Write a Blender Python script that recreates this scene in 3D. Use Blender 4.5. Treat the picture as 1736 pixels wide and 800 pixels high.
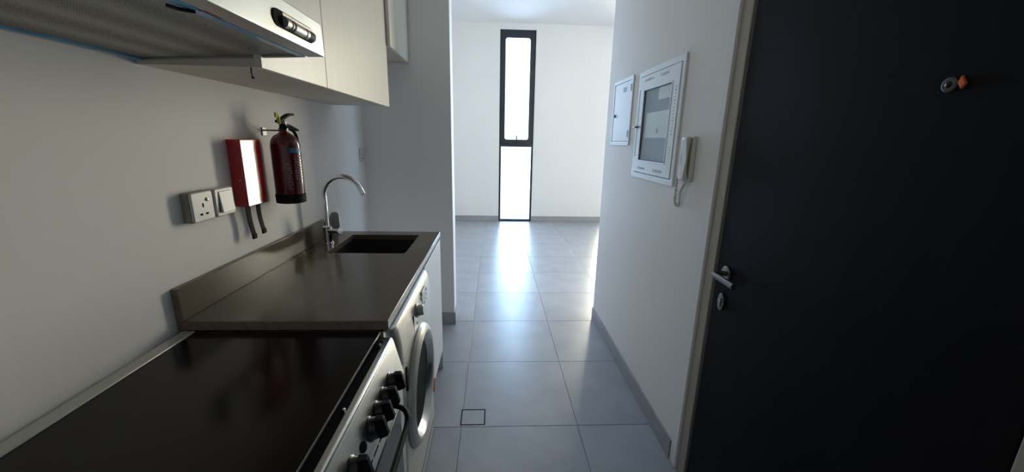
import bpy, bmesh, math, random
from mathutils import Vector, Matrix
random.seed(4)
for o in list(bpy.data.objects): bpy.data.objects.remove(o)
SC = bpy.context.scene
COL = SC.collection
PI = math.pi

# ------------------------------------------------------------------ camera
FPX, PITCH, YAW, ROLL, EYE = 661.35, .2424, .0479, .0192, 1.4334
cy, sy, cp, sp = math.cos(YAW), math.sin(YAW), math.cos(PITCH), math.sin(PITCH)
Fw = Vector((sy*cp, cy*cp, -sp)); Rt = Vector((cy, -sy, 0)); Up = Rt.cross(Fw)
R2 = math.cos(ROLL)*Rt + math.sin(ROLL)*Up; U2 = -math.sin(ROLL)*Rt + math.cos(ROLL)*Up
cd = bpy.data.cameras.new('camera'); cam = bpy.data.objects.new('camera', cd); COL.objects.link(cam)
cd.sensor_fit = 'HORIZONTAL'; cd.sensor_width = 36; cd.lens = FPX/1736*36
cd.clip_start = .02; cd.clip_end = 200
M = Matrix((R2, U2, -Fw)).transposed().to_4x4(); M.translation = Vector((0, 0, EYE))
cam.matrix_world = M
SC.camera = cam

# ------------------------------------------------------------------ world, lights, exposure
w = bpy.data.worlds.new('sky'); SC.world = w; w.use_nodes = True
bgn = w.node_tree.nodes['Background']
bgn.inputs[0].default_value = (.80, .90, 1.0, 1); bgn.inputs[1].default_value = 3.0
WIN1 = (.0787, .6674, 0.0, 3.158)       # the narrow window in view
WIN2 = (1.93, 3.02, 0.0, 3.158)         # its wider neighbour, past the corner on the right
FARY = 6.90
WIN3 = (3.30, 5.10, 0.0, 3.0)           # unseen side-wall window added for cool far-room daylight, given along Y
SIDEX = 6.20
def window_light(name, win, power, col, side=False):
    ld = bpy.data.lights.new(name, 'AREA'); ld.shape = 'RECTANGLE'
    ld.size = win[1]-win[0]+.3; ld.size_y = win[3]-win[2]+.1
    ld.energy = power; ld.color = col; ld.spread = math.radians(92)
    o = bpy.data.objects.new(name, ld); COL.objects.link(o)
    o.location = ((win[0]+win[1])/2, FARY+.17, (win[2]+win[3])/2)
    o.rotation_euler = (-PI/2, 0, 0)     # shines into the room, towards -Y
    if side:
        o.location = (SIDEX+.17, (win[0]+win[1])/2, (win[2]+win[3])/2); o.rotation_euler = (PI/2, 0, PI/2)
    return o
window_light('daylight_narrow_window', WIN1, 80, (.44, .67, 1.0))
window_light('daylight_wide_window', WIN2, 245, (1.0, .85, .62))
window_light('added_side_daylight', WIN3, 75, (.42, .68, 1.0), side=True)  # lamp of the added side window, cools the far room
SC.view_settings.view_transform = 'Standard'; SC.view_settings.look = 'None'
SC.view_settings.gamma = 1; SC.view_settings.use_curve_mapping = False
SC.view_settings.exposure = -0.48
SC.cycles.max_bounces = 14; SC.cycles.diffuse_bounces = 10; SC.cycles.glossy_bounces = 6
SC.cycles.transparent_max_bounces = 12
SC.cycles.sample_clamp_indirect = 6
SC.cycles.caustics_reflective = False; SC.cycles.caustics_refractive = False
SC.cycles.use_denoising = True

# ------------------------------------------------------------------ materials
def mat(name, col, rough=.5, metal=0, noise=None, bump=None, var=0, spec=.5, coat=0, emit=None, trans=0):
    """noise=(scale, amount, stretch) varies colour; bump=(scale, strength)"""
    m = bpy.data.materials.new(name); m.use_nodes = True
    nt = m.node_tree; b = nt.nodes['Principled BSDF']
    b.inputs['Base Color'].default_value = (*col, 1)
    b.inputs['Roughness'].default_value = rough; b.inputs['Metallic'].default_value = metal
    b.inputs['Specular IOR Level'].default_value = spec
    b.inputs['Coat Weight'].default_value = coat; b.inputs['Coat Roughness'].default_value = .05
    tc = nt.nodes.new('ShaderNodeTexCoord')
    def coords(stretch):
        mp = nt.nodes.new('ShaderNodeMapping'); mp.inputs['Scale'].default_value = stretch
        nt.links.new(tc.outputs['Object'], mp.inputs['Vector']); return mp.outputs[0]
    if noise:
        sc_, amt = noise[0], noise[1]; st = noise[2] if len(noise) > 2 else (1, 1, 1)
        n = nt.nodes.new('ShaderNodeTexNoise'); n.inputs['Scale'].default_value = sc_
        n.inputs['Detail'].default_value = 6; nt.links.new(coords(st), n.inputs['Vector'])
        mr = nt.nodes.new('ShaderNodeMapRange')
        mr.inputs[1].default_value = .3; mr.inputs[2].default_value = .7
        mr.inputs[3].default_value = 1-amt; mr.inputs[4].default_value = 1+amt
        nt.links.new(n.outputs[0], mr.inputs[0])
        hs = nt.nodes.new('ShaderNodeHueSaturation'); hs.inputs['Color'].default_value = (*col, 1)
        nt.links.new(mr.outputs[0], hs.inputs['Value'])
        last = hs.outputs[0]
        if var:
            oi = nt.nodes.new('ShaderNodeObjectInfo'); m2 = nt.nodes.new('ShaderNodeMapRange')
            m2.inputs[3].default_value = 1-var; m2.inputs[4].default_value = 1+var
            nt.links.new(oi.outputs['Random'], m2.inputs[0])
            h2 = nt.nodes.new('ShaderNodeHueSaturation'); nt.links.new(last, h2.inputs['Color'])
            nt.links.new(m2.outputs[0], h2.inputs['Value']); last = h2.outputs[0]
        nt.links.new(last, b.inputs['Base Color'])
    if bump:
        n2 = nt.nodes.new('ShaderNodeTexNoise'); n2.inputs['Scale'].default_value = bump[0]
        n2.inputs['Detail'].default_value = 4
        nt.links.new(coords(bump[2] if len(bump) > 2 else (1, 1, 1)), n2.inputs['Vector'])
        bn = nt.nodes.new('ShaderNodeBump'); bn.inputs['Strength'].default_value = bump[1]
        bn.inputs['Distance'].default_value = .002
        nt.links.new(n2.outputs[0], bn.inputs['Height']); nt.links.new(bn.outputs[0], b.inputs['Normal'])
    if emit:
        b.inputs['Emission Color'].default_value = (*emit[0], 1); b.inputs['Emission Strength'].default_value = emit[1]
    return m

MT = {}
MT['paint'] = mat('wall_paint', (.83, .81, .79), .65, noise=(1.2, .02), bump=(90, .12))
MT['ceil'] = mat('ceiling_paint', (.85, .85, .85), .8, bump=(60, .1))
MT['tile'] = mat('porcelain_tile', (.355, .375, .415), .30, noise=(5, .10), bump=(14, .10), var=.035, spec=.55)
MT['grout'] = mat('grout', (.30, .305, .32), .9, bump=(200, .3))
MT['skirt'] = mat('skirting_tile', (.34, .34, .345), .4, noise=(6, .06))
MT['frame'] = mat('window_aluminium', (.025, .03, .04), .35, metal=.3, bump=(300, .05))
MT['cabinet'] = mat('cabinet_laminate', (.77, .73, .63), .34, noise=(3, .025, (8, 8, 1)), bump=(60, .06, (1, 1, .05)))
MT['carcass'] = mat('carcass_board', (.66, .60, .52), .6, noise=(6, .05))
MT['base_cab'] = mat('base_cabinet_laminate', (.60, .62, .66), .38, noise=(3, .03, (1, 1, .2)))
MT['quartz'] = mat('beige_quartz', (.125, .102, .072), .18, noise=(160, .12), spec=.42)
MT['steel'] = mat('brushed_steel', (.62, .62, .58), .30, metal=1, noise=(5, .06), bump=(240, .06, (1, .02, 1)))
MT['steel_hood'] = mat('hood_steel', (.50, .51, .48), .38, metal=1, noise=(7, .08), bump=(140, .05, (1, .03, 1)))
MT['dull_steel'] = mat('dull_steel', (.34, .34, .33), .45, metal=1, noise=(7, .08))
MT['drum'] = mat('champagne_drum', (.36, .31, .26), .40, metal=.7, noise=(30, .06))
MT['handle'] = mat('worn_satin_handle', (.20, .195, .185), .40, metal=1, noise=(12, .06))
MT['matt_black'] = mat('matt_black', (.006, .006, .007), .55, noise=(30, .1), spec=.12)
MT['chrome'] = mat('chrome', (.80, .81, .82), .06, metal=1, noise=(3, .02))
MT['satin'] = mat('satin_nickel', (.66, .65, .64), .26, metal=1, noise=(12, .04))
MT['black_glass'] = mat('black_glass', (.006, .004, .004), .16, noise=(1.3, .5), spec=.22)
MT['black'] = mat('black_plastic', (.012, .012, .014), .28, noise=(30, .1))
MT['rubber'] = mat('black_rubber', (.008, .007, .007), .7, noise=(30, .1), spec=.15)
MT['sink'] = mat('dark_sink', (.045, .036, .034), .45, metal=.4, noise=(40, .1))
MT['silver_paint'] = mat('silver_enamel', (.50, .49, .44), .30, metal=.45, noise=(4, .03))
MT['side_paint'] = mat('appliance_side', (.34, .31, .27), .45, metal=.3, noise=(4, .04))
MT['door'] = mat('dark_door_leaf', (.0045, .0038, .0045), .6, noise=(3, .25, (8, 8, .6)), bump=(50, .06, (1, 1, .04)), spec=.10)
MT['jamb'] = mat('taupe_door_lining', (.38, .34, .28), .5, noise=(5, .07, (1, 1, .1)))
MT['seal'] = mat('brown_door_seal', (.05, .04, .033), .6, noise=(5, .1))
MT['red'] = mat('red_enamel', (.45, .008, .012), .14, noise=(4, .05), coat=.6)
MT['red_dark'] = mat('dark_red_enamel', (.115, .004, .008), .20, noise=(4, .05), coat=.5)
MT['white_plastic'] = mat('white_plastic', (.62, .63, .59), .32, noise=(8, .02))
MT['ivory'] = mat('ivory_plastic', (.62, .60, .52), .35, noise=(8, .02))
MT['panel'] = mat('white_panel_enamel', (.74, .78, .79), .30, noise=(6, .02))
MT['grey_print'] = mat('grey_print', (.38, .42, .43), .5, noise=(60, .2))
MT['white_print'] = mat('faded_white_print', (.30, .20, .20), .5, noise=(60, .2))
MT['yellow'] = mat('yellow_plastic', (.52, .46, .03), .4, noise=(20, .1))
MT['yellow_print'] = mat('dull_yellow_print', (.42, .28, .04), .5, noise=(60, .2))
MT['blue_label'] = mat('blue_label', (.05, .16, .34), .4, noise=(20, .1))
MT['orange'] = mat('orange_glint_paint', (.75, .14, .03), .25, noise=(20, .1))  # colour of the painted peephole glint
MT['cyan'] = mat('blue_protective_film', (.09, .30, .50), .30, noise=(14, .35))
MT['copper'] = mat('copper_tone_trim', (.60, .25, .12), .3, metal=.8, noise=(20, .1))
MT['dark_gap'] = mat('dark_recess', (.004, .004, .004), .8, noise=(20, .1), spec=.08)
MT['brown_edge'] = mat('raw_quartz_edge', (.17, .125, .095), .6, noise=(70, .2))
MT['shelf'] = mat('pale_equipment_board', (.86, .92, .90), .5, noise=(10, .03))
MT['box_in'] = mat('panel_interior', (.30, .35, .39), .5, noise=(10, .05))

def glass(name, tint, refl):
    m = bpy.data.materials.new(name); m.use_nodes = True; nt = m.node_tree
    nt.nodes.clear(); out = nt.nodes.new('ShaderNodeOutputMaterial')
    mx = nt.nodes.new('ShaderNodeMixShader'); tr = nt.nodes.new('ShaderNodeBsdfTransparent'); gl = nt.nodes.new('ShaderNodeBsdfGlossy')
    tr.inputs[0].default_value = (*tint, 1); gl.inputs[0].default_value = (.9, .95, 1, 1); gl.inputs['Roughness'].default_value = .03
    fr = nt.nodes.new('ShaderNodeFresnel'); fr.inputs[0].default_value = refl
    ge = nt.nodes.new('ShaderNodeNewGeometry'); iv = nt.nodes.new('ShaderNodeMath'); iv.operation = 'SUBTRACT'; iv.inputs[0].default_value = 1
    mu = nt.nodes.new('ShaderNodeMath'); mu.operation = 'MULTIPLY'
    nt.links.new(ge.outputs['Backfacing'], iv.inputs[1]); nt.links.new(fr.outputs[0], mu.inputs[0]); nt.links.new(iv.outputs[0], mu.inputs[1])
    nt.links.new(mu.outputs[0], mx.inputs[0]); nt.links.new(tr.outputs[0], mx.inputs[1]); nt.links.new(gl.outputs[0], mx.inputs[2])
    nt.links.new(mx.outputs[0], out.inputs[0]); return m
MT['glass'] = glass('window_glass', (.93, .96, .97), 1.45)
MT['panel_glass'] = glass('smoked_panel_glass', (.95, .97, .98), 1.22)

# perforated grease filter: fine holes on real metal
def filter_mat():
    m = mat('grease_filter_mesh', (.28, .27, .24), .6, metal=.75)
    nt = m.node_tree; b = nt.nodes['Principled BSDF']
    tc = nt.nodes.new('ShaderNodeTexCoord'); v = nt.nodes.new('ShaderNodeTexVoronoi'); v.inputs['Scale'].default_value = 210
    v.inputs['Randomness'].default_value = .15
    nt.links.new(tc.outputs['Object'], v.inputs['Vector'])
    r = nt.nodes.new('ShaderNodeValToRGB'); r.color_ramp.elements[0].position = .25; r.color_ramp.elements[1].position = .5
    r.color_ramp.elements[0].color = (.07, .07, .065, 1); r.color_ramp.elements[1].color = (.40, .39, .35, 1)
    nt.links.new(v.outputs['Distance'], r.inputs[0]); nt.links.new(r.outputs[0], b.inputs['Base Color'])
    return m
MT['filter'] = filter_mat()

# ------------------------------------------------------------------ mesh helpers (all in world metres)
def box(bm, x0, x1, y0, y1, z0, z1):
    vs = [bm.verts.new((x, y, z)) for z in (z0, z1) for y in (y0, y1) for x in (x0, x1)]
    for f in ((0, 2, 3, 1), (4, 5, 7, 6), (0, 1, 5, 4), (2, 6, 7, 3), (0, 4, 6, 2), (1, 3, 7, 5)):
        bm.faces.new([vs[i] for i in f])
    return bm
def frame_axes(d):
    d = Vector(d).normalized()
    a = Vector((0, 0, 1)) if abs(d.z) < .9 else Vector((1, 0, 0))
    u = d.cross(a).normalized(); v = d.cross(u).normalized(); return d, u, v
def lathe(bm, o, axis, prof, seg=32, cap0=True, cap1=True, a0=0, a1=2*PI):
    """prof: list of (distance along axis, radius)"""
    d, u, v = frame_axes(axis); o = Vector(o); full = abs(a1-a0-2*PI) < 1e-6
    n = seg if full else seg+1; rings = []
    for t, r in prof:
        rings.append([bm.verts.new(o + d*t + (u*math.cos(a0+(a1-a0)*i/seg) + v*math.sin(a0+(a1-a0)*i/seg))*r) for i in range(n)])
    for A, B in zip(rings, rings[1:]):
        for i in range(seg):
            j = (i+1) % n
            bm.faces.new((A[i], A[j], B[j], B[i]))
    if full and cap0 and prof[0][1] > 1e-6: bm.faces.new(rings[0][::-1])
    if full and cap1 and prof[-1][1] > 1e-6: bm.faces.new(rings[-1])
    return bm
def cyl(bm, a, b, r0, r1=None, seg=24):
    a, b = Vector(a), Vector(b); return lathe(bm, a, b-a, [(0, r0), ((b-a).length, r0 if r1 is None else r1)], seg)
def smooth_path(pts, n=8):
    pts = [Vector(p) for p in pts]; P = [pts[0]*2-pts[1]]+pts+[pts[-1]*2-pts[-2]]; out = []
    for i in range(1, len(P)-2):
        for k in range(n):
            t = k/n; a, b, c, d = P[i-1:i+3]
            out.append(.5*((2*b)+(c-a)*t+(2*a-5*b+4*c-d)*t*t+(3*b-a-3*c+d)*t**3))
    out.append(pts[-1]); return out
def tube(bm, pts, r, seg=12):
    pts = [Vector(p) for p in pts]; rings = []; prev = None
    for i, p in enumerate(pts):
        d = (pts[min(i+1, len(pts)-1)]-pts[max(i-1, 0)]).normalized()
        if prev is None: _, u, v = frame_axes(d)
        else:
            u = (prev-d*prev.dot(d)).normalized(); v = d.cross(u)
        prev = u; rr = r[i] if isinstance(r, (list, tuple)) else r
        rings.append([bm.verts.new(p+(u*math.cos(2*PI*k/seg)+v*math.sin(2*PI*k/seg))*rr) for k in range(seg)])
    for A, B in zip(rings, rings[1:]):
        for i in range(seg):
            j = (i+1) % seg; bm.faces.new((A[i], A[j], B[j], B[i]))
    bm.faces.new(rings[0][::-1]); bm.faces.new(rings[-1]); return bm
def prism(bm, pts, axis, a, b):
    """pts 2D polygon; axis 'x': (y,z), 'y': (x,z), 'z': (x,y)"""
    def P(p, t): return {'x': (t, p[0], p[1]), 'y': (p[0], t, p[1]), 'z': (p[0], p[1], t)}[axis]
    A = [bm.verts.new(P(p, a)) for p in pts]; B = [bm.verts.new(P(p, b)) for p in pts]; n = len(pts)
    for i in range(n):
        j = (i+1) % n; bm.faces.new((A[i], A[j], B[j], B[i]))
    bm.faces.new(A[::-1]); bm.faces.new(B); return bm
def rrect(x0, x1, y0, y1, r, n=5):
    out = []
    for cx_, cy_, a in ((x1-r, y1-r, 0), (x0+r, y1-r, 90), (x0+r, y0+r, 180), (x1-r, y0+r, 270)):
        for k in range(n+1):
            t = math.radians(a+90*k/n); out.append((cx_+r*math.cos(t), cy_+r*math.sin(t)))
    return out
def ringplate(bm, outer, inner, axis, a, b):
    """plate with a hole: outer and inner outlines need the same number of points"""
    def P(p, t): return {'x': (t, p[0], p[1]), 'y': (p[0], t, p[1]), 'z': (p[0], p[1], t)}[axis]
    L = [[bm.verts.new(P(p, t)) for p in q] for t in (a, b) for q in (outer, inner)]
    n = len(outer)
    for i in range(n):
        j = (i+1) % n
        bm.faces.new((L[0][i], L[0][j], L[1][j], L[1][i])); bm.faces.new((L[2][i], L[2][j], L[3][j], L[3][i]))
        bm.faces.new((L[0][i], L[0][j], L[2][j], L[2][i])); bm.faces.new((L[1][i], L[1][j], L[3][j], L[3][i]))
    return bm
def B(): return bmesh.new()

def link(name, bm, m, root=None, parent=None, bevel=0, seg=2):
    """root: world origin the mesh is measured from"""
    bmesh.ops.recalc_face_normals(bm, faces=bm.faces)
    for f in bm.faces: f.smooth = True
    for e in bm.edges:
        if len(e.link_faces) == 2: e.smooth = e.calc_face_angle(0) < .42
    o0 = root
    if o0 is None:
        xs = [v.co.x for v in bm.verts]; ys = [v.co.y for v in bm.verts]; zs = [v.co.z for v in bm.verts]
        o0 = Vector(((min(xs)+max(xs))/2, (min(ys)+max(ys))/2, min(zs)))
    bmesh.ops.translate(bm, verts=bm.verts, vec=-Vector(o0))
    me = bpy.data.meshes.new(name); bm.to_mesh(me); bm.free(); me.materials.append(m)
    o = bpy.data.objects.new(name, me); COL.objects.link(o)
    if parent is not None: o.parent = parent
    else: o.location = o0
    if bevel:
        b = o.modifiers.new('bevel', 'BEVEL'); b.width = bevel; b.segments = seg; b.limit_method = 'ANGLE'
    return o
ORG = {}
def empty(name, loc, label, cat, group=None):
    o = bpy.data.objects.new(name, None); COL.objects.link(o); o.location = loc
    o.empty_display_size = .05; o['label'] = label; o['category'] = cat
    if group: o['group'] = group
    ORG[o.name] = Vector(loc); return o
def part(name, bm, m, parent, bevel=0, label=None, seg=2):
    t = parent
    while t.parent: t = t.parent
    o = link(name, bm, m, ORG[t.name], parent, bevel, seg)
    if label: o['label'] = label
    return o
def struct(name, bm, m, bevel=0):
    o = link(name, bm, m, None, None, bevel); o['kind'] = 'structure'; ORG[o.name] = Vector(o.location); return o
def single(name, bm, m, label, cat, bevel=0, group=None):
    o = link(name, bm, m, None, None, bevel); o['label'] = label; o['category'] = cat
    if group: o['group'] = group
    ORG[o.name] = Vector(o.location); return o
def text_bm(s, size, mapper, depth=.0004, align='CENTER'):
    """text outline turned into mesh; mapper(x, y, z) -> world point"""
    cu = bpy.data.curves.new('t', 'FONT'); cu.body = s; cu.size = size; cu.extrude = depth; cu.align_x = align; cu.align_y = 'CENTER'
    cu.resolution_u = 2
    ob = bpy.data.objects.new('t', cu); COL.objects.link(ob)
    dg = bpy.context.evaluated_depsgraph_get(); me = bpy.data.meshes.new_from_object(ob.evaluated_get(dg))
    bm = bmesh.new(); bm.from_mesh(me)
    bpy.data.objects.remove(ob); bpy.data.curves.remove(cu); bpy.data.meshes.remove(me)
    for v in bm.verts: v.co = Vector(mapper(*v.co))
    return bm
def merge(bm, other):
    me = bpy.data.meshes.new('m'); other.to_mesh(me); other.free(); bm.from_mesh(me); bpy.data.meshes.remove(me); return bm

# ------------------------------------------------------------------ the setting
XL, XR = -.9225, .8284
YS, YC = 2.8675, 2.968
RX = SIDEX                      # right end of the far room
BACK = -.75
CEIL, KCEIL = 3.25, 2.62
D0, D1, DH = .40, 1.484, 2.16  # door opening in the right wall

struct('wall_left', box(B(), XL-.12, XL, BACK-.1, FARY+.2, 0, CEIL), MT['paint'])
struct('wall_partition', box(B(), XL, -.306, YS, YS+.16, 0, CEIL), MT['paint'])
b = B()
box(b, XR, XR+.12, BACK-.1, D0, 0, CEIL); box(b, XR, XR+.12, D1, YC, 0, CEIL); box(b, XR, XR+.12, D0, D1, DH, CEIL)
wr = struct('wall_right', b, MT['paint'])
struct('wall_return', box(B(), XR+.12, RX, YC-.12, YC, 0, CEIL), MT['paint'])
b = B(); box(b, RX, RX+.12, YC-.12, WIN3[0], 0, CEIL); box(b, RX, RX+.12, WIN3[1], FARY+.2, 0, CEIL); box(b, RX, RX+.12, WIN3[0], WIN3[1], WIN3[3], CEIL)
struct('wall_side', b, MT['paint'])
struct('wall_back', box(B(), XL, XR, BACK-.1, BACK, 0, CEIL), MT['paint'])
b = B(); T = .16
box(b, XL, WIN1[0], FARY, FARY+T, 0, CEIL); box(b, WIN1[1], WIN2[0], FARY, FARY+T, 0, CEIL)
box(b, WIN2[1], RX, FARY, FARY+T, 0, CEIL)
box(b, WIN1[0], WIN1[1], FARY, FARY+T, WIN1[3], CEIL); box(b, WIN2[0], WIN2[1], FARY, FARY+T, WIN2[3], CEIL)
struct('wall_far', b, MT['paint'])
struct('ceiling', box(B(), XL-.12, RX+.12, BACK-.1, FARY+.2, CEIL, CEIL+.1), MT['ceil'])
b = B(); box(b, XL, XR, BACK, YS+.02, KCEIL, KCEIL+.05); box(b, -.306, XR, YS+.02, YC, KCEIL, CEIL)
struct('ceiling_kitchen', b, MT['ceil'])

# floor: slab of grout with every tile a part
fl = struct('floor', box(B(), XL-.12, RX+.12, BACK-.1, FARY+.25, -.10, -.004), MT['grout'])
X0, Y0, PT, G = -.159, 2.3136, .60, .0013
tile_cache = {}
DRX0, DRX1, DRY0, DRY1 = -.166, -.039, 1.727, 1.846
i0 = math.floor((XL-X0)/PT); i1 = math.ceil((RX-X0)/PT); j0 = math.floor((BACK-Y0)/PT); j1 = math.ceil((FARY+.0-Y0)/PT)
for i in range(i0, i1):
    for j in range(j0, j1):
        x0, x1 = max(X0+i*PT, XL)+G, min(X0+(i+1)*PT, RX)-G
        y0, y1 = max(Y0+j*PT, BACK)+G, min(Y0+(j+1)*PT, FARY+.0)-G
        if x1-x0 < .02 or y1-y0 < .02: continue
        if x0 > XR+.12 and y1 < YC-.1: continue
        hole = [(max(x0, DRX0), min(x1, DRX1), max(y0, DRY0), min(y1, DRY1))]
        hx0, hx1, hy0, hy1 = hole[0]
        if hx1-hx0 > .004 and hy1-hy0 > .004:
            b = B(); z0, z1 = -.004, 0
            box(b, x0, x1, y0, hy0-.002, z0, z1); box(b, x0, x1, hy1+.002, y1, z0, z1)
            if hx0-x0 > .01: box(b, x0, hx0-.002, hy0-.002, hy1+.002, z0, z1)
            if x1-hx1 > .01: box(b, hx1+.002, x1, hy0-.002, hy1+.002, z0, z1)
            part('tile', b, MT['tile'], fl); continue
        key = (round(x1-x0, 4), round(y1-y0, 4))
        if key not in tile_cache:
            b = B(); w_, d_ = key[0]/2, key[1]/2; c = .001
            lo = [(-w_, -d_), (w_, -d_), (w_, d_), (-w_, d_)]
            rings = [[b.verts.new((x*(1-k/w_), y*(1-k/d_), z)) for x, y in lo] for k, z in ((0, -.004), (0, -c), (c, 0))]
            for A, C_ in zip(rings, rings[1:]):
                for q in range(4): b.faces.new((A[q], A[(q+1) % 4], C_[(q+1) % 4], C_[q]))
            b.faces.new(rings[-1]); b.faces.new(rings[0][::-1])
            bmesh.ops.recalc_face_normals(b, faces=b.faces)
            me = bpy.data.meshes.new('tile'); b.to_mesh(me); b.free(); me.materials.append(MT['tile']); tile_cache[key] = me
        o = bpy.data.objects.new('tile', tile_cache[key]); COL.objects.link(o); o.parent = fl
        o.location = Vector(((x0+x1)/2, (y0+y1)/2, 0))-fl.location

# skirting: each length of tile is a part
def skirting(name, segs, th=.010, hgt=.10):
    """segs: list of (axis, fixed, sign, a, b)"""
    rootbm = B(); first = segs[0]
    r = None
    for ax, c, s, a, b_ in segs:
        n = max(1, round((b_-a)/.6)); cuts = [a+(b_-a)*k/n for k in range(n+1)]
        if name == 'baseboard_right': cuts = [a]+[v for v in (1.685, 2.285, 2.885) if a+.02 < v < b_-.02]+[b_]
        lo, hi = sorted((c, c+s*th))
        if r is None:
            bb = B(); 
            if ax == 'x': box(bb, c if s > 0 else c-.004, c+.004 if s > 0 else c, a, b_, .001, hgt-.004)
            else: box(bb, a, b_, c if s > 0 else c-.004, c+.004 if s > 0 else c, .001, hgt-.004)
            r = struct(name, bb, MT['grout'])
        for p, q in zip(cuts, cuts[1:]):
            bb = B()
            if ax == 'x': box(bb, lo, hi, p+.0008, q-.0008, .001, hgt)
            else: box(bb, p+.0008, q-.0008, lo, hi, .001, hgt)
            part('skirting_tile', bb, MT['skirt'], r, .0012)
skirting('baseboard_right', [('x', XR, -1, D1+.002, YC)])
skirting('baseboard_return', [('y', YC, 1, XR, RX)])
skirting('baseboard_partition', [('y', YS, -1, XL+.01, -.306), ('x', -.306, 1, YS-.01, YS+.16)])
skirting('baseboard_far', [('y', FARY, -1, XL, WIN1[0]), ('y', FARY, -1, WIN1[1], WIN2[0]), ('y', FARY, -1, WIN2[1], RX)])
skirting('baseboard_left', [('x', XL, 1, YS+.17, FARY-.01)])

# windows
def window(name, win, mull):
    x0, x1, z0, z1 = win; yf, yb = FARY+.03, FARY+.10
    z0 += .002
    R_ = lambda a, b_, c, d, r: rrect(a, b_, c, d, r)
    bm = ringplate(B(), rrect(x0, x1, z0, z1, .001), rrect(x0+.034, x1-.034, z0+.034, z1-.04, .002), 'y', yf, yb)
    box(bm, x0+.03, x1-.03, yf, yb, mull-.03, mull+.03)
    r = struct(name, bm, MT['frame'], .002)
    # opening sash above, with rounded corners
    s0, s1, t0, t1 = x0+.030, x1-.030, mull+.026, z1-.036
    part('sash', ringplate(B(), rrect(s0, s1, t0, t1, .004), rrect(s0+.062, s1-.062, t0+.062, t1-.085, .035), 'y', yf-.012, yb-.02), MT['frame'], r, .002)
    part('pane', box(B(), s0+.05, s1-.05, yf+.02, yf+.026, t0+.05, t1-.07), MT['glass'], r)
    part('pane', box(B(), x0+.03, x1-.03, yf+.03, yf+.036, z0+.03, mull-.028), MT['glass'], r)
    c = (x0+x1)/2; hb = B(); zz = t0+.045
    box(hb, c-.035, c+.035, yf-.026, yf-.012, zz-.014, zz+.012)
    cyl(hb, (c, yf-.018, zz), (c, yf-.045, zz), .010)
    prism(hb, rrect(c-.006, c+.012, zz, zz+.085, .006), 'y', yf-.050, yf-.038)
    part('window_handle', hb, MT['frame'], r, .002)
    g = B(); box(g, x0+.034, x1-.034, yf-.004, yf+.001, mull-.036, mull-.031); part('glazing_bead', g, MT['frame'], r)
    for sx in (-1, 1):
        h = B(); xx = s0+.002 if sx < 0 else s1-.002
        cyl(h, (xx, yf-.016, t0+.62), (xx, yf-.016, t0+.72), .008); part('hinge', h, MT['frame'], r)
    return r
window('window_1', WIN1, 1.345)
window('window_2', WIN2, 1.345)
y0, y1, z0, z1 = WIN3; ym = (y0+y1)/2
b = ringplate(B(), rrect(y0, y1, z0+.002, z1, .001), rrect(y0+.05, y1-.05, .05, z1-.05, .002), 'x', RX+.02, RX+.09)
box(b, RX+.02, RX+.09, ym-.03, ym+.03, .04, z1-.04)
w3 = struct('added_window_3', b, MT['frame'], .002)  # unseen window, added to carry the cool side daylight
for a, b_ in ((y0+.045, ym-.025), (ym+.025, y1-.045)): part('pane', box(B(), RX+.05, RX+.056, a, b_, .045, z1-.045), MT['glass'], w3)

# ------------------------------------------------------------------ entrance door in the right wall
b = B()
box(b, XR-.004, XR+.02, D1-.052, D1, 0, DH+.0); box(b, XR-.004, XR+.02, D0, D0+.05, 0, DH); box(b, XR-.004, XR+.02, D0+.05, D1-.052, DH-.05, DH)
struct('trim_1', b, MT['paint'], .002)
b = B()
box(b, XR+.006, XR+.11, 1.372, 1.432, .0, DH-.05); box(b, XR+.006, XR+.11, D0+.05, D0+.085, 0, DH-.05); box(b, XR+.006, XR+.11, D0+.085, 1.372, DH-.09, DH-.05)
tr2 = struct('trim_2', b, MT['jamb'], .003)
b = B(); box(b, XR+.010, XR+.05, 1.356, 1.372, 0, DH-.09); box(b, XR+.010, XR+.05, D0+.087, 1.356, DH-.10, DH-.09)
part('door_seal', b, MT['seal'], tr2, .003)
dr = struct('door_1', box(B(), XR+.008, XR+.052, D0+.087, 1.354, .008, DH-.102), MT['door'], .003)
# lever handle on round rose
hx = XR+.008; hy, hz = 1.290, .982
b = lathe(B(), (hx, hy, hz), (-1, 0, 0), [(0, .026), (.006, .026), (.009, .023), (.009, .012)], 32)
rose = part('handle_rose', b, MT['handle'], dr)
b = tube(B(), smooth_path([(hx-.008, hy, hz), (hx-.040, hy, hz), (hx-.052, hy-.010, hz), (hx-.054, hy-.03, hz)], 6), .0095, 16)
cyl(b, (hx-.054, hy-.005, hz), (hx-.054, hy-.128, hz-.002), .0105, .0105, 20)
part('lever', b, MT['handle'], dr)
b = prism(B(), [(1.293+.021*math.cos(t)*(.85 if True else 1), .872+.033*math.sin(t)) for t in [2*PI*k/28 for k in range(28)]], 'x', hx, hx-.008)
esc = part('keyhole_escutcheon', b, MT['handle'], dr, .002)
b = B(); cyl(b, (hx-.008, 1.293, .878), (hx-.013, 1.293, .878), .0085); box(b, hx-.012, hx-.008, 1.289, 1.297, .852, .876)
part('lock_cylinder', b, MT['dull_steel'], esc)
b = lathe(B(), (hx, .727, 1.546), (-1, 0, 0), [(0, .0135), (.003, .0135), (.0045, .011), (.0045, .006)], 24)
pe = part('peephole', b, mat('tarnished_metal', (.10, .10, .085), .5, metal=.9, noise=(40, .2)), dr)
b = lathe(B(), (hx-.002, .727, 1.546), (-1, 0, 0), [(0, .0065), (.0025, .006), (.0038, .003), (.0042, 0)], 16)
part('lens', b, MT['black_glass'], pe)
b = B(); prism(b, [(.700, 1.546), (.708, 1.560), (.712, 1.548), (.705, 1.536)], 'x', hx, hx-.006)
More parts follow.
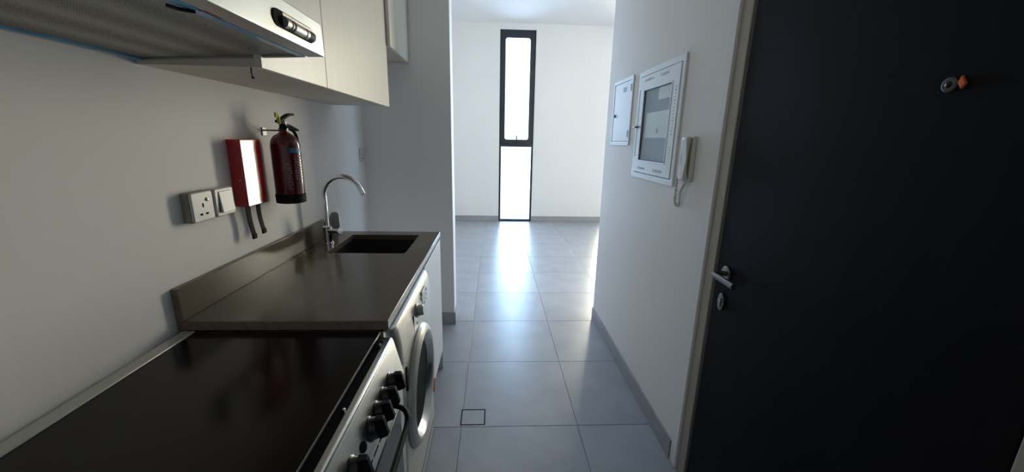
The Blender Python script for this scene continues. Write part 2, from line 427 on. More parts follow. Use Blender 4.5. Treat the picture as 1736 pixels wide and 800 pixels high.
part('glint_chip', b, MT['orange'], pe, .001, 'small orange glint painted on a chip')  # orange chip stands in for the glint of light at the peephole

# ------------------------------------------------------------------ right wall boxes
def wall_x(name, bm, m, p, bevel=0, **k): return part(name, bm, m, p, bevel, **k)
# small white electrical panel
y0, y1, z0, z1 = 2.432, 2.812, 1.411, 1.822
r = empty('electrical_panel', (XR, (y0+y1)/2, z0), 'small plain white electrical panel nearest the far corner of the right wall', 'panel')
part('panel_frame', ringplate(B(), rrect(y0, y1, z0, z1, .008), rrect(y0+.022, y1-.022, z0+.022, z1-.022, .004), 'x', XR-.009, XR), MT['panel'], r, .002)
dd = part('panel_door', box(B(), XR-.007, XR, y0+.025, y1-.025, z0+.025, z1-.025), MT['panel'], r, .0015)
b = B(); cyl(b, (XR-.007, y1-.06, 1.60), (XR-.013, y1-.06, 1.60), .010); box(b, XR-.014, XR-.007, y1-.064, y1-.040, 1.592, 1.608)
part('panel_latch', b, MT['black'], dd)
b = B(); box(b, XR-.0076, XR-.007, y0+.115, y0+.18, z1-.085, z1-.055)
part('warning_label', b, MT['grey_print'], dd)
for zz in (z0+.05, z1-.09):
    b = B(); cyl(b, (XR-.008, y0+.03, zz), (XR-.008, y0+.03, zz+.04), .004); part('hinge', b, MT['panel'], dd)
# large white panel with a glazed door
y0, y1, z0, z1 = 1.770, 2.325, 1.235, 1.812
gy0, gy1, gz0, gz1 = 1.873, 2.228, 1.330, 1.710
r = empty('media_panel', (XR, (y0+y1)/2, z0), 'large white wall panel with a glazed door on the right wall', 'panel')
part('panel_frame', ringplate(B(), rrect(y0, y1, z0, z1, .006), rrect(y0+.030, y1-.030, z0+.030, z1-.030, .004), 'x', XR-.010, XR), MT['panel'], r, .0025)
dd = part('panel_door', ringplate(B(), rrect(y0+.033, y1-.033, z0+.033, z1-.033, .004), rrect(gy0, gy1, gz0, gz1, .003), 'x', XR-.013, XR-.002), MT['panel'], r, .002)
part('pane', box(B(), XR-.008, XR-.006, gy0-.002, gy1+.002, gz0-.002, gz1+.002), MT['panel_glass'], dd)
part('pane_gasket', ringplate(B(), rrect(gy0-.001, gy1+.001, gz0-.001, gz1+.001, .003), rrect(gy0+.006, gy1-.006, gz0+.006, gz1-.006, .003), 'x', XR-.0145, XR-.005), MT['dull_steel'], dd)
part('back_plate', box(B(), XR-.003, XR-.0005, gy0-.004, gy1+.004, gz0-.004, gz1+.004), MT['box_in'], r)
b = box(B(), XR-.0055, XR-.003, gy0+.01, gy1-.05, 1.455, 1.585); part('terminal_cover', b, MT['shelf'], r, .001)
b = prism(B(), rrect(gy0+.004, gy0+.17, 1.640, 1.700, .012), 'x', XR-.0055, XR-.003); part('modem_cover', b, MT['shelf'], r, .001)
b = B(); cyl(b, (XR-.0053, 2.02, 1.49), (XR-.0059, 2.02, 1.49), .012); part('round_port', b, MT['grey_print'], r)
b = B(); cyl(b, (XR-.012, y1-.055, 1.515), (XR-.030, y1-.055, 1.515), .006); prism(b, rrect(y1-.066, y1-.02, 1.509, 1.521, .005), 'x', XR-.036, XR-.028)
part('door_handle', b, MT['dull_steel'], dd, .001)
b = B(); box(b, XR-.014, XR-.011, y1-.040, y1-.034, z0+.12, z1-.10); part('handle_slot', b, MT['grey_print'], dd)
# pale unreadable print on the protective film: short dashes only
b = B(); rnd = random.Random(2)
def dashes(b, y, z, n, dy, dz, wy, wz):
    for k in range(n):
        s_ = rnd.uniform(.55, 1)
        box(b, XR-.0136, XR-.0128, y+dy*k-wy/2*s_, y+dy*k+wy/2*s_, z+dz*k-wz/2, z+dz*k+wz/2)
dashes(b, 1.832, 1.68, 15, 0, -.015, .014, .007); dashes(b, 1.832, 1.41, 8, 0, -.013, .010, .006)
dashes(b, 1.93, 1.755, 7, .014, 0, .009, .012); dashes(b, 2.11, 1.755, 9, .014, 0, .009, .010)
dashes(b, 1.90, 1.292, 8, .014, 0, .010, .014); dashes(b, 2.12, 1.292, 8, .014, 0, .010, .012)
pm = part('film_print', b, MT['grey_print'], dd); pm['kind'] = 'stuff'
# intercom handset
r = empty('intercom_handset', (XR, 1.665, 1.27), 'ivory wall intercom handset with a looped cord, beside the glazed panel', 'intercom')
b = prism(B(), rrect(1.605, 1.700, 1.272, 1.462, .010), 'x', XR, XR-.016); part('base_unit', b, MT['ivory'], r, .004)
pts = [(XR-.016, 1.452), (XR-.030, 1.461), (XR-.038, 1.452), (XR-.036, 1.42), (XR-.031, 1.37), (XR-.036, 1.31), (XR-.038, 1.285), (XR-.030, 1.274), (XR-.016, 1.283), (XR-.022, 1.32), (XR-.022, 1.41)]
b = prism(B(), pts, 'y', 1.618, 1.664); part('receiver', b, MT['ivory'], r, .005, seg=3)
b = box(B(), XR-.020, XR-.015, 1.668, 1.674, 1.285, 1.455); part('cradle_slot', b, MT['dark_gap'], r)
b = box(B(), XR-.026, XR-.015, 1.676, 1.696, 1.285, 1.452); part('cradle', b, MT['ivory'], r, .003)
cpts = [(XR-.026, 1.69, 1.288), (XR-.026, 1.69, 1.250), (XR-.020, 1.70, 1.21), (XR-.015, 1.712, 1.18), (XR-.012, 1.695, 1.158), (XR-.012, 1.676, 1.17), (XR-.012, 1.680, 1.21), (XR-.012, 1.665, 1.24), (XR-.012, 1.64, 1.275)]
sp_ = smooth_path(cpts, 26); coil = []
for k, p in enumerate(sp_): 
    a = k*.9; coil.append(Vector(p)+Vector((math.cos(a)*.0042, math.sin(a)*.0042, math.sin(a+1)*.001)))
part('coiled_cord', tube(B(), coil, .0030, 6), MT['ivory'], r)

# ------------------------------------------------------------------ left wall fittings
def plate(y0, y1, z0, z1, x=XL, d=.010):
    return prism(B(), rrect(y0, y1, z0, z1, .006), 'x', x, x+d)
r = empty('wall_socket', (XL, 1.223, 1.171), 'white square single socket outlet with three slots and a screw, left of the rocker switch', 'socket')
part('back_box', prism(B(), rrect(1.180, 1.272, 1.170, 1.262, .005), 'x', XL, XL+.022), mat('shaded_back_box', (.27, .25, .20), .5, noise=(8, .04)), r, .0025, label='back box with shade painted into its colour')  # shade of the near side is put into the box colour
part('face_plate', prism(B(), rrect(1.181, 1.271, 1.171, 1.261, .007), 'x', XL+.022, XL+.030), MT['white_plastic'], r, .003)
X_ = XL+.030
b = B(); box(b, X_-.001, X_+.0006, 1.222, 1.228, 1.214, 1.226); box(b, X_-.001, X_+.0006, 1.208, 1.219, 1.190, 1.196); box(b, X_-.001, X_+.0006, 1.232, 1.243, 1.190, 1.196)
part('pin_holes', b, MT['dark_gap'], r)
b = lathe(B(), (X_, 1.246, 1.236), (1, 0, 0), [(0, .006), (.003, .006), (.004, .004)], 16); part('rocker_button', b, MT['chrome'], r, label='shiny round screw cap')
r = empty('light_switch', (XL, 1.328, 1.171), 'white square wall switch with one wide rocker, beside the socket and red box', 'switch')
part('back_box', prism(B(), rrect(1.282, 1.374, 1.170, 1.262, .005), 'x', XL, XL+.022), MT['white_plastic'], r, .0025)
part('face_plate', prism(B(), rrect(1.283, 1.373, 1.171, 1.261, .007), 'x', XL+.022, XL+.029), MT['white_plastic'], r, .003)
X_ = XL+.029
b = prism(B(), [(X_-.001, 1.182), (X_+.009, 1.182), (X_+.002, 1.252), (X_-.001, 1.252)], 'y', 1.300, 1.362); part('rocker', b, MT['white_plastic'], r, .0015)
b = prism(B(), [(1.2965, 1.186), (1.3005, 1.186), (1.3005, 1.245)], 'x', X_-.0005, X_+.0008); part('rocker_gap', b, MT['dark_gap'], r)
r = empty('refrigerator_socket', (XL, 2.80, 1.268), 'small pale wall socket in the empty refrigerator bay beyond the tap', 'socket')
part('face_plate', plate(2.757, 2.843, 1.268, 1.354), MT['white_plastic'], r, .003)
b = B(); X_ = XL+.010
box(b, X_-.001, X_+.0006, 2.797, 2.803, 1.306, 1.318); box(b, X_-.001, X_+.0006, 2.783, 2.792, 1.284, 1.290); box(b, X_-.001, X_+.0006, 2.808, 2.817, 1.284, 1.290)
part('pin_holes', b, MT['dark_gap'], r)

# red fire blanket box
by0, by1, bz0, bz1 = 1.418, 1.572, 1.182, 1.416; bx = XL+.046
r = empty('fire_blanket_box', (XL, (by0+by1)/2, bz0), 'glossy bright red fire blanket box with two black pull straps hanging below', 'box')
prof = [(XL+.002, by0), (bx-.003, by0), (bx, by0+.003), (bx, by1-.036), (bx-.018, by1-.004), (XL+.020, by1), (XL+.002, by1)]
part('case', prism(B(), prof, 'z', bz0, bz1), MT['red'], r, .002)
b = B(); box(b, bx-.028, bx-.003, by0+.004, by1-.035, bz0-.001, bz0+.002); part('bottom_slot', b, MT['dark_gap'], r)
nrm = Vector((by1-.008-(by1-.030), 0)); 
tb = text_bm('FIRE BLANKET', .019, lambda x, y, z: (bx-.0085-.49*y+.0008+z*.5, by1-.0205+y*.87, 1.30-x), align='CENTER')
part('lettering', tb, MT['yellow_print'], r, label='yellow lettering down the side')
b = B(); cyl(b, (XL+.030, by0, 1.275), (XL+.030, by0-.0015, 1.275), .0022); part('rivet', b, MT['chrome'], r)
for k, (ys, ye, zt, zb_) in enumerate([(1.436, 1.452, bz0+.004, 1.066), (1.498, 1.515, bz0+.004, 1.072)]):
    b = B(); n = 12; A = []
    for q in range(n+1):
        t = q/n; yy = ys+(ye-ys)*t; zz = zt+(zb_-zt)*t; xx = bx-.014-.004*math.sin(t*PI); hw = .0125-.001*t
        tw = .05*k
        A.append([b.verts.new((xx+dx*math.cos(tw)-dy*math.sin(tw)*.4, yy+dy+dx*tw, zz)) for dx, dy in ((-.0016, -hw), (.0016, -hw), (.0016, hw), (-.0016, hw))])
    for P_, Q in zip(A, A[1:]):
        for e in range(4): b.faces.new((P_[e], P_[(e+1) % 4], Q[(e+1) % 4], Q[e]))
    b.faces.new(A[0][::-1]); b.faces.new(A[-1])
    st = part('pull_strap', b, MT['rubber'], r)
    part('strap_end', box(B(), bx-.018, bx-.010, ye-.012, ye+.012, zb_-.010, zb_+.010), MT['rubber'], st, .003)

# fire extinguisher
ex, ey, ez = XL+.078, 1.655, 1.168
r = empty('fire_extinguisher', (ex, ey, ez), 'dark red fire extinguisher with black handle and base hung on the left wall', 'extinguisher')
R_ = .0545
b = lathe(B(), (ex, ey, ez), (0, 0, 1), [(.0, R_-.010), (.002, R_-.003), (.010, R_), (.225, R_), (.245, R_-.004), (.262, R_-.016), (.272, R_-.032), (.278, .016), (.292, .015)], 40)
part('cylinder', b, MT['red_dark'], r)
b = lathe(B(), (ex, ey, ez-.006), (0, 0, 1), [(0, R_-.006), (.002, R_+.001), (.036, R_+.002), (.038, R_)], 40); part('base_ring', b, MT['rubber'], r)
def onbody(ang0):
    # faces the camera; x runs around the body, y up
    def f(x, y, z):
        a = ang0+x/R_; return (ex+math.cos(a)*(R_+.0004+z), ey+math.sin(a)*(R_+.0004+z), y)
    return f
A0 = math.radians(-62)       # towards the camera
def curved(a_from, a_to, z0, z1, rr):
    bm = B(); n = 14; L = []
    for k in range(n+1):
        a = a_from+(a_to-a_from)*k/n
        L.append([bm.verts.new((ex+math.cos(a)*q, ey+math.sin(a)*q, z)) for q, z in ((rr, z0), (rr+.0008, z0), (rr+.0008, z1), (rr, z1))])
    for P_, Q in zip(L, L[1:]):
        for e in range(4): bm.faces.new((P_[e], P_[(e+1) % 4], Q[(e+1) % 4], Q[e]))
    bm.faces.new(L[0][::-1]); bm.faces.new(L[-1]); return bm
part('label_band', curved(math.radians(-50), math.radians(35), 1.366, 1.384, R_), MT['blue_label'], r, label='blue band on the label')
t1 = text_bm('POWDER', .026, lambda x, y, z: onbody(math.radians(-58))(-y, 1.275+x, z*.6)); 
part('lettering', t1, MT['white_print'], r, label='faded white lettering running up the body')
b = B(); rnd = random.Random(7)
for k in range(9):
    for q in range(4):
        a = math.radians(-34+q*15+rnd.uniform(-2, 2)); z = 1.35-k*.011
        merge(b, curved(a, a+math.radians(rnd.uniform(5, 11)), z, z+.0035, R_))
pr_ = part('instruction_print', b, MT['white_print'], r); pr_['kind'] = 'stuff'
zt = ez+.292
b = lathe(B(), (ex, ey, zt-.008), (0, 0, 1), [(0, .017), (.008, .018), (.010, .014), (.034, .013), (.038, .009)], 24); vb = part('valve', b, MT['dull_steel'], r)
# levers reach out along +Y-ish (to the right in view)
b = B(); L_ = [Vector((ex-.004, ey-.030, zt+.020)), Vector((ex, ey-.005, zt+.030)), Vector((ex+.006, ey+.030, zt+.047)), Vector((ex+.01, ey+.060, zt+.052))]
def strap(b, pts, hw, th):
    A = []
    for p in pts: A.append([b.verts.new((p.x+dx, p.y, p.z+dz)) for dx, dz in ((-hw, 0), (hw, 0), (hw, th), (-hw, th))])
    for P_, Q in zip(A, A[1:]):
        for e in range(4): b.faces.new((P_[e], P_[(e+1) % 4], Q[(e+1) % 4], Q[e]))
    b.faces.new(A[0][::-1]); b.faces.new(A[-1]); return b
part('squeeze_lever', strap(b, smooth_path(L_, 5), .010, .009), MT['matt_black'], r, .001)
L_ = [Vector((ex, ey-.010, zt+.008)), Vector((ex+.004, ey+.02, zt+.010)), Vector((ex+.010, ey+.055, zt+.000)), Vector((ex+.014, ey+.080, zt-.010))]
part('carry_handle', strap(B(), smooth_path(L_, 5), .010, .007), MT['matt_black'], r, .001)
b = lathe(B(), (ex+.010, ey-.022, zt+.004), (.8, -.6, 0), [(0, .013), (.010, .013), (.012, .010)], 20); part('pressure_gauge', b, MT['matt_black'], r)
b = B(); tube(b, [(ex, ey-.028, zt+.016), (ex+.004, ey-.035, zt+.040), (ex+.002, ey-.044, zt+.054)], .006, 10); box(b, ex-.002, ex+.006, ey-.052, ey-.036, zt+.040, zt+.058)
part('safety_pin_tag', b, MT['yellow'], r, .001, 'yellow safety pin tag')
hp = smooth_path([(ex+.006, ey+.012, zt+.004), (ex+.018, ey+.045, zt-.012), (ex+.022, ey+.060, zt-.05), (ex+.020, ey+.062, zt-.12), (ex+.020, ey+.063, zt-.20), (ex+.020, ey+.060, zt-.262)], 8)
part('hose', tube(B(), hp, .0062, 10), MT['rubber'], r)
b = B(); cyl(b, (ex+.020, ey+.061, zt-.245), (ex+.022, ey+.062, zt-.290), .007, .011); box(b, ex+.008, ex+.026, ey+.045, ey+.078, zt-.262, zt-.256)
part('nozzle', b, MT['black'], r)
b = B(); box(b, XL, XL+.004, ey-.014, ey+.014, zt-.03, zt+.002)
box(b, XL+.004, ex-.010, ey-.018, ey-.014, zt-.012, zt-.006); box(b, XL+.004, ex-.010, ey+.014, ey+.018, zt-.012, zt-.006)
part('wall_bracket', b, MT['handle'], r, .001)

# ------------------------------------------------------------------ worktop, splash, sink, tap
CX, CY0, CY1, CZ0, CZ1 = -.315, 1.085, 2.243, .872, .900
SX0, SX1, SY0, SY1 = -.790, -.421, 1.797, 2.160
r = empty('worktop', (-.62, 1.66, CZ0), 'beige brown quartz worktop with a cut-out for the dark sink', 'worktop')
n = 5
outer = rrect(XL+.0, CX, CY0, CY1, .003, n); inner = rrect(SX0, SX1, SY0, SY1, .012, n)
part('slab', ringplate(B(), outer, inner, 'z', CZ0, CZ1), MT['quartz'], r, .002)
bs = part('backsplash', box(B(), XL+.0005, XL+.020, CY0, CY1, CZ1, CZ1+.10), MT['quartz'], r, .0015)
part('raw_end', box(B(), XL+.0007, XL+.019, CY0-.0012, CY0, CZ1+.001, CZ1+.098), MT['brown_edge'], bs, label='rough unpolished end of the upstand')
part('edge_strip', box(B(), XL+.001, CX-.001, CY0-.0012, CY0, CZ0+.001, CZ1-.002), MT['brown_edge'], r, label='dark raw end edge')
part('front_edge', box(B(), CX-.0005, CX+.0008, CY0+.002, CY1-.002, CZ0+.002, CZ1-.002), mat('pale_worktop_edge', (.45, .45, .43), .3, noise=(120, .06)), r, label='paler front edge')

r = empty('kitchen_sink', (-.605, 1.98, .70), 'dark undermounted rectangular sink basin set in the worktop', 'sink')
b = ringplate(B(), rrect(SX0-.012, SX1+.012, SY0-.012, SY1+.012, .012, n), rrect(SX0-.002, SX1+.002, SY0-.002, SY1+.002, .02, n), 'z', .700, CZ0-.001)
prism(b, rrect(SX0-.012, SX1+.012, SY0-.012, SY1+.012, .012, n), 'z', .694, .700)
part('basin', b, MT['sink'], r)
b = lathe(B(), (-.605, 1.98, .7002), (0, 0, 1), [(0, .045), (.003, .045), (.003, .030), (.001, .028)], 28); part('drain', b, MT['dull_steel'], r)

tx, ty = -.848, 1.975
r = empty('kitchen_tap', (tx, ty, CZ1+.0004), 'chrome gooseneck kitchen tap standing behind the sink', 'tap')
b = lathe(B(), (tx, ty, CZ1), (0, 0, 1), [(0, .027), (.004, .027), (.006, .0225), (.086, .0225), (.090, .017), (.094, .013)], 28); part('body', b, MT['chrome'], r)
gp = [(tx, ty, CZ1+.09)]
for k in range(2, 8): gp.append((tx, ty, CZ1+.09+.022*k))
zc_ = CZ1+.09+.022*7; Rg = .098
for k in range(1, 20):
    a = PI-math.radians(k*8.3); gp.append((tx+Rg+Rg*math.cos(a), ty-.02*(k/19), zc_+Rg*math.sin(a)))
part('spout', tube(B(), gp, .0122, 18), MT['chrome'], r)
p, q = Vector(gp[-2]), Vector(gp[-1]); d = (q-p).normalized()
b = lathe(B(), q, d, [(0, .0122), (.026, .0122), (.028, .010)], 20); part('aerator', b, MT['chrome'], r)
b = lathe(B(), (tx, ty, CZ1+.064), (.93, -.36, .06), [(0, .016), (.050, .0165), (.052, .019), (.080, .019), (.083, .016)], 24); part('cartridge', b, MT['chrome'], r)
lv = Vector((tx, ty, CZ1+.064))+Vector((.93, -.36, .06)).normalized()*.066
b = prism(B(), [(x+lv.x-.004, z+lv.z) for x, z in rrect(-.024, .018, .012, .098, .016, 6)], 'y', lv.y-.004, lv.y+.003)
part('lever', b, MT['dull_steel'], r, .0015)

# ------------------------------------------------------------------ base cabinet beyond the washing machine
PX = -.3165
r = empty('base_cabinet', (-.62, 1.975, 0), 'pale grey base cabinet under the sink end of the worktop', 'cabinet')
part('body', box(B(), XL+.01, PX-.020, 1.712, CY1-.004, .12, .688), MT['carcass'], r)
b = B(); box(b, PX-.06, PX-.021, 1.712, CY1-.004, .688, CZ0-.006); part('front_rail', b, MT['dark_gap'], r)
part('door', box(B(), PX-.018, PX, 1.715, CY1-.002, .138, CZ0-.016), MT['base_cab'], r, .001)
part('side_panel', box(B(), XL+.01, PX-.002, CY1-.002, CY1+.0, .0, CZ0-.001), MT['base_cab'], r)
part('plinth', box(B(), PX-.075, PX-.060, 1.712, CY1-.004, .0, .12), MT['skirt'], r)

# ------------------------------------------------------------------ washing machine
WY0, WY1, WX, WZ = 1.102, 1.700, -.290, .858
r = empty('washing_machine', (-.58, 1.40, 0), 'silver front-loading washing machine tucked under the worktop', 'washing machine')
part('cabinet', box(B(), XL+.04, WX-.045, WY0+.003, WY1-.003, .015, WZ-.004), MT['side_paint'], r, .004)
def wprof(xf, rr=.050):
    out = [(WX-.046, WY0), (WX-.046, WY1)]
    for k in range(9):
        t = math.radians(90-90*k/8); out.append((xf-.012+.012*math.cos(t), WY1-.012+.012*math.sin(t)))
    for k in range(9):
        t = math.radians(-90*k/8); out.append((xf-rr+rr*math.cos(t), WY0+rr+rr*math.sin(t)))
    return out
def loft(levels):
    b = B(); rings = []
    for z, xf in levels: rings.append([b.verts.new((x, y, z)) for x, y in wprof(xf)])
    n = len(rings[0])
    for A, C_ in zip(rings, rings[1:]):
        for i in range(n): b.faces.new((A[i], A[(i+1) % n], C_[(i+1) % n], C_[i]))
    b.faces.new(rings[0][::-1]); b.faces.new(rings[-1]); return b
part('front_panel', loft([(.09, WX), (.7175, WX)]), MT['silver_paint'], r)
cpn = part('control_panel', loft([(.7205, WX+.001), (.76, WX), (.80, WX-.004), (.835, WX-.010), (.852, WX-.018), (WZ, WX-.032)]), MT['silver_paint'], r)
part('kick_panel', loft([(.012, WX-.006), (.087, WX-.004)]), MT['silver_paint'], r)
b = lathe(B(), (WX-.004, 1.395, .792), (1, 0, .10), [(0, .026), (.006, .026), (.008, .021), (.026, .020), (.029, .017)], 28); part('program_knob', b, MT['dull_steel'], cpn)
b = prism(B(), rrect(1.50, 1.585, .768, .822, .004), 'x', WX-.012, WX+.0); dp = part('display', b, MT['dull_steel'], cpn, .001)
k_ = [(y, z) for y in (1.49, 1.52, 1.55, 1.598) for z in (.757,)]+[(1.492, .80), (1.597, .80), (1.597, .78)]
for y, z in k_:
    bb = B(); cyl(bb, (WX-.008, y, z), (WX+.0025, y, z), .0065, seg=14); part('button', bb, MT['chrome'], cpn)
b = B(); cyl(b, (WX-.008, 1.385, .745), (WX+.002, 1.385, .745), .007, seg=14); part('indicator', b, MT['dull_steel'], cpn)
b = box(B(), WX-.006, WX+.0005, 1.145, 1.32, .735, .836); 
dwb = B(); box(dwb, WX-.009, WX+.0008, 1.150, 1.325, .733, .7345); box(dwb, WX-.009, WX+.0008, 1.325, 1.3265, .733, .80)
part('detergent_drawer', dwb, MT['dark_gap'], r); b.free()
# round door
DY, DZ = 1.385, .490
b = lathe(B(), (WX, DY, DZ), (1, 0, 0), [(-.002, .232), (.006, .232), (.016, .227), (.023, .216), (.026, .204), (.024, .196)], 64, cap0=False, cap1=False)
dr_ = part('door', b, MT['silver_paint'], r)
b = lathe(B(), (WX, DY, DZ), (1, 0, 0), [(.024, .196), (.018, .188), (-.001, .174), (-.006, .170)], 64, cap0=False, cap1=False); part('inner_ring', b, MT['satin'], dr_)
b = lathe(B(), (WX, DY, DZ), (1, 0, 0), [(-.007, .172), (.0, .168), (.001, .12), (.0012, .06), (.0013, 0.0)], 48); part('door_glass', b, mat('dark_drum_glass', (.006, .006, .007), .5, noise=(20, .1), spec=.02), dr_)
b = lathe(B(), (WX, DY, DZ), (1, 0, 0), [(.0, .2355), (.004, .2355), (.004, .232), (0, .232)], 64, False, False); part('chrome_ring', b, MT['dull_steel'], dr_)
b = prism(B(), rrect(1.165, 1.180, .60, .69, .006), 'x', WX-.001, WX+.005); part('door_latch', b, MT['rubber'], r)
b = prism(B(), rrect(1.58, 1.592, .40, .50, .004), 'x', WX+.010, WX+.020)
part('door_sticker', prism(B(), [(1.575, .31), (1.600, .36), (1.606, .35), (1.583, .30)], 'x', WX+.018, WX+.026), MT['copper'], dr_, label='small orange sticker on the ring'); b.free()
b = B(); box(b, WX-.006, WX+.001, 1.13, 1.67, .086, .0895); part('panel_joint', b, MT['dark_gap'], r)
b = prism(B(), rrect(1.22, 1.36, .03, .075, .004), 'x', WX-.004, WX+.001); part('filter_flap', b, MT['silver_paint'], r, .001)
for y in (WY0+.05, WY1-.05):
    for x in (WX-.08, XL+.09):
        bb = B(); cyl(bb, (x, y, 0), (x, y, .016), .02); part('foot', bb, MT['rubber'], r)

# ------------------------------------------------------------------ cooker
KY0, KY1 = .478, 1.076
r = empty('cooker', (-.60, .777, 0), 'freestanding steel cooker with black glass lid and black knobs', 'cooker')
part('body', box(B(), XL+.035, -.312, KY0, KY1, .05, .815), MT['side_paint'], r, .003)
part('hob_tray', prism(B(), [(XL+.035, .815), (-.310, .815), (-.2995, .842), (-.301, .849), (-.306, .852), (-.340, .852), (-.345, .840), (XL+.035, .840)], 'y', KY0, KY1), MT['steel'], r, .0015)
LZ = .866
b = box(B(), XL+.055, -.336, KY0+.004, KY1-.004, LZ, LZ+.006); lid = part('lid', b, MT['black_glass'], r, .001)
part('lid_frame', box(B(), XL+.020, XL+.057, KY0, KY1-.001, LZ-.012, LZ+.010), MT['silver_paint'], lid, .003, label='pale metal hinge rail along the back of the lid')
for y in (KY0+.12, KY1-.12):
    bb = B(); cyl(bb, (XL+.045, y-.03, LZ-.014), (XL+.045, y+.03, LZ-.014), .010); part('lid_hinge', bb, MT['dull_steel'], lid)
part('lid_edge', box(B(), -.3365, -.3345, KY0+.005, KY1-.006, LZ+.0005, LZ+.0062), MT['steel'], lid, label='thin bright edge of the lid')
b = prism(B(), [(y, x) for x, y in rrect(-.360, -.3165, KY0+.012, KY1-.022, .016)], 'z', 0, 1); b.free()
b = prism(B(), rrect(-.395, -.3180, KY0+.014, KY1-.022, .016), 'z', .8515, .8528); part('tray_recess', b, MT['dark_gap'], r)
for y in (.745, 1.02):
    bb = B(); lathe(bb, (-.322, y, .8525), (0, 0, 1), [(0, .005), (.008, .004), (.010, 0)], 12); part('lid_bumper', bb, MT['chrome'] if y < .9 else MT['dull_steel'], r)
# four burners under the lid
for bxx, byy, br in ((-.50, .62, .035), (-.50, .92, .05), (-.74, .62, .045), (-.74, .92, .035)):
    bb = lathe(B(), (bxx, byy, .840), (0, 0, 1), [(0, br), (.008, br), (.010, br*.8), (.016, br*.78), (.018, br*.7)], 24); part('burner', bb, MT['rubber'], r)
# sloping control panel
N = Vector((.971, 0, .24)); Pt = Vector((-.2995, 0, .843)); Pb = Vector((-.272, 0, .733))
cpn = part('control_panel', prism(B(), [(-.312, .845), (-.301, .8455), (-.2985, .842), (-.272, .735), (-.274, .731), (-.312, .731)], 'y', KY0, KY1), MT['steel'], r, .0015)
def knob(y, name='knob', rad=.0255, dep=.034):
    c = Vector((-.2830, y, .776)); d, u, v = frame_axes(N)
    b = lathe(B(), c, N, [(0, rad+.003), (.004, rad+.003), (.006, rad), (dep*.62, rad*.92), (dep*.66, rad*.80)], 28)
    k = part(name, b, MT['matt_black'] if name != 'knob' else MT['black'], cpn)
    if name == 'knob':
        g = B(); z_ = Vector((0, 0, 1)); up = (z_-N*z_.dot(N)).normalized(); sd = Vector((0, 1, 0))
        A = []
        for t, hw, hh in ((dep*.5, .0085, rad*1.0), (dep*1.0, .007, rad*.95), (dep*1.15, .005, rad*.85)):
            A.append([g.verts.new(c+N*t+sd*a*hw*1.3+up*b_*hh) for a, b_ in ((-1, -1), (1, -1), (1, 1), (-1, 1))])
        for P_, Q in zip(A, A[1:]):
            for e in range(4): g.faces.new((P_[e], P_[(e+1) % 4], Q[(e+1) % 4], Q[e]))
        g.faces.new(A[0][::-1]); g.faces.new(A[-1]); part('grip', g, MT['matt_black'], k, .002)
    return k
for y in (.962, .896, .840, .784, .668, .610, .552): knob(y)
knob(.728, 'ignition_button', .009, .012)
# oven door with bowed handle
od = part('oven_door', box(B(), -.312, -.278, KY0+.003, KY1-.003, .16, .722), MT['steel'], r, .004)
part('oven_glass', box(B(), -.2785, -.2755, KY0+.05, KY1-.05, .24, .66), MT['black_glass'], od, .001)
b = B()
for k in range(9): box(b, -.279, -.2772, .60+k*.045, .635+k*.045, .700, .706)
part('vent_slots', b, MT['dark_gap'], od)
hp = smooth_path([(-.276, .965, .700), (-.250, .955, .698), (-.234, .935, .690), (-.230, .905, .682), (-.230, .86, .680), (-.230, .68, .680), (-.230, .56, .680), (-.238, .522, .684), (-.276, .515, .690)], 6)
part('oven_handle', tube(B(), hp, .0075, 12), MT['matt_black'], od)
part('storage_drawer', box(B(), -.312, -.282, KY0+.003, KY1-.003, .055, .155), MT['steel'], r, .003)
for y in (KY0+.05, KY1-.05):
    for x in (-.35, XL+.09):
        bb = B(); cyl(bb, (x, y, 0), (x, y, .051), .018); part('foot', bb, MT['rubber'], r)

# ------------------------------------------------------------------ wall cabinets
FX = -.600
def wall_cab(name, y0, y1, z0, z1, xf, label, doors, gap=.003):
    r = empty(name, ((XL+xf)/2, (y0+y1)/2, z0), label, 'cabinet')
    part('body', box(B(), XL+.002, xf-.020, y0+.0005, y1-.0005, z0+.004, z1), MT['carcass'], r)
    for a, b_ in doors: part('door', box(B(), xf-.018, xf, a+gap/2, b_-gap/2, z0, z1), MT['cabinet'], r, .0012)
    part('end_panel', box(B(), XL+.002, xf-.019, y1-.0005, y1+.0, z0+.004, z1), MT['cabinet'], r)
    return r
wall_cab('wall_cabinet', 1.120, 2.366, 1.600, KCEIL-.002, FX, 'cream wood-grain wall cabinet with two plain doors above the sink and washing machine', [(1.105, 1.514), (1.514, 2.366)])
wall_cab('wall_cabinet', 2.372, 2.862, 1.920, KCEIL-.002, -.580, 'shorter wall cabinet over the refrigerator bay, set higher beside the partition', [(2.372, 2.862)])
wall_cab('wall_cabinet', .490, 1.102, 1.80, KCEIL-.002, FX-.03, 'wall cabinet directly above the steel cooker hood', [(.490, .796), (.796, 1.102)])
s = B(); cyl(s, (-.64, 1.128, 1.604), (-.64, 1.128, 1.578), .0018, .001, 8); cyl(s, (-.64, 1.128, 1.580), (-.635, 1.128, 1.578), .003, .003, 8)
cab1 = bpy.data.objects['wall_cabinet']; part('loose_screw', s, MT['rubber'], cab1)

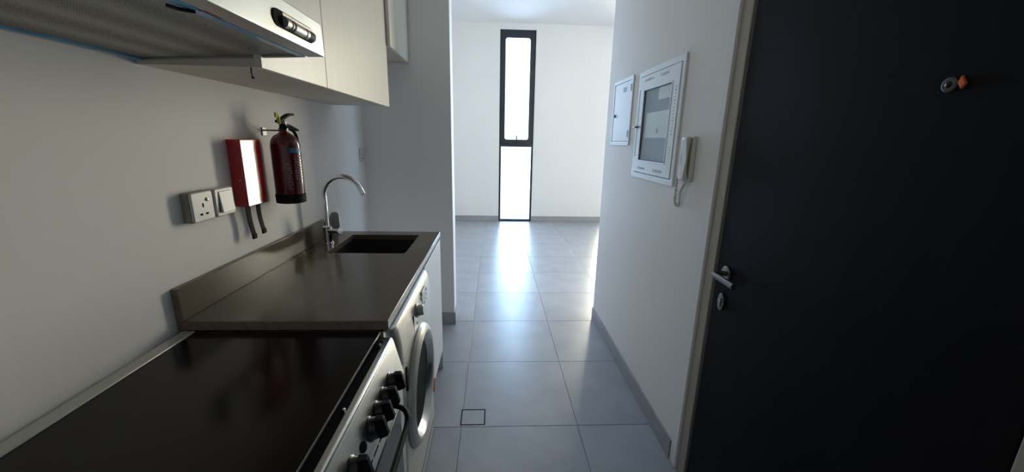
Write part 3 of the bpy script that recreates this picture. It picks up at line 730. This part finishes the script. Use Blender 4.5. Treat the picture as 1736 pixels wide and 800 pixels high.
# ------------------------------------------------------------------ cooker hood
HY0, HY1 = .500, 1.128
HXF, HZF, HZB = -.447, 1.634, 1.614     # the underside leans down a little towards the wall
def hz_(x): return HZB+(HZF-HZB)*(x-XL)/(HXF-XL)
r = empty('cooker_hood', (-.68, .81, 1.614), 'stainless steel cooker hood with round controls mounted above the cooker', 'hood')
b = prism(B(), [(XL+.001, hz_(XL)), (XL+.012, hz_(XL)), (XL+.014, hz_(XL)+.012), (HXF-.048, HZF+.010), (HXF-.044, HZF-.001), (HXF, HZF), (HXF-.004, HZF+.078), (HXF-.012, HZF+.083), (XL+.001, HZF+.083)], 'y', HY0, HY1)
part('housing', b, MT['steel_hood'], r, .0015)
b = prism(B(), [(XL+.02, hz_(XL)+.004), (HXF-.052, HZF+.003), (HXF-.052, HZF+.008), (XL+.02, hz_(XL)+.009)], 'y', HY0+.012, HY1-.014)
flt = part('grease_filter', b, MT['filter'], r)
b = prism(B(), [(-.50, HZF-.002), (-.485, HZF-.001), (-.485, HZF+.004), (-.50, HZF+.004)], 'y', .745, .790); part('filter_latch', b, MT['black'], flt)
b = tube(B(), [(-.525, .715, HZF-.003), (-.512, .722, HZF-.006), (-.500, .742, HZF-.004)], .003, 8); part('filter_clip', b, MT['black'], flt)
# blue protective film left along the filter edges
for nm, poly in (('film_front', [(HXF-.064, HZF-.0020), (HXF-.047, HZF-.0024), (HXF-.047, HZF+.0085), (HXF-.064, HZF+.0085)]),
                 ('film_back', [(XL+.014, hz_(XL)-.0010), (XL+.026, hz_(XL)-.0010), (XL+.026, hz_(XL)+.0045), (XL+.014, hz_(XL)+.0045)])):
    part('protective_film', prism(B(), poly, 'y', HY0+.004, HY1-.008), MT['cyan'], r, label='blue protective film edge')
part('filter_trim', prism(B(), [(XL+.014, hz_(XL)-.001), (HXF-.046, HZF-.002), (HXF-.046, HZF+.004), (XL+.014, hz_(XL)+.004)], 'y', HY1-.014, HY1-.002), MT['dull_steel'], r, .001)
# controls: recessed slot with two sliders
yc, zc = .980, HZF+.034
sl = [(y, z) for y, z in rrect(yc-.092, yc+.088, zc-.017, zc+.017, .0165, 8)]
cs = part('control_slot', prism(B(), sl, 'x', HXF-.006, HXF+.0006), MT['dark_gap'], r)
b = prism(B(), rrect(yc-.056, yc+.084, zc+.009, zc+.0155, .003, 8), 'x', HXF-.004, HXF+.0018); part('slot_plate', b, MT['drum'], cs, .001)
b = lathe(B(), (HXF-.000, yc-.056, zc-.003), (0, 1, 0), [(0, .010), (.002, .0118), (.134, .0118), (.136, .010)], 20); part('control_drum', b, MT['drum'], cs)
for y, l in ((yc-.034, .006), (yc-.022, .009), (yc+.034, .005), (yc+.062, .026)):
    b = lathe(B(), (HXF-.000, y-l/2, zc-.003), (0, 1, 0), [(0, .0122), (l, .0122)], 20); part('slider', b, MT['matt_black'], cs)
# ------------------------------------------------------------------ floor access cover
r = empty('floor_access_cover', (-.10, 1.786, -.003), 'small square tiled access cover with dark outline set in the corridor floor', 'floor cover')
part('cover_frame', ringplate(B(), rrect(DRX0, DRX1, DRY0, DRY1, .001), rrect(DRX0+.005, DRX1-.005, DRY0+.005, DRY1-.005, .001), 'z', -.0035, .0006), MT['rubber'], r)
part('cover_tile', box(B(), DRX0+.0055, DRX1-.0055, DRY0+.0055, DRY1-.0055, -.0035, .0), MT['tile'], r)
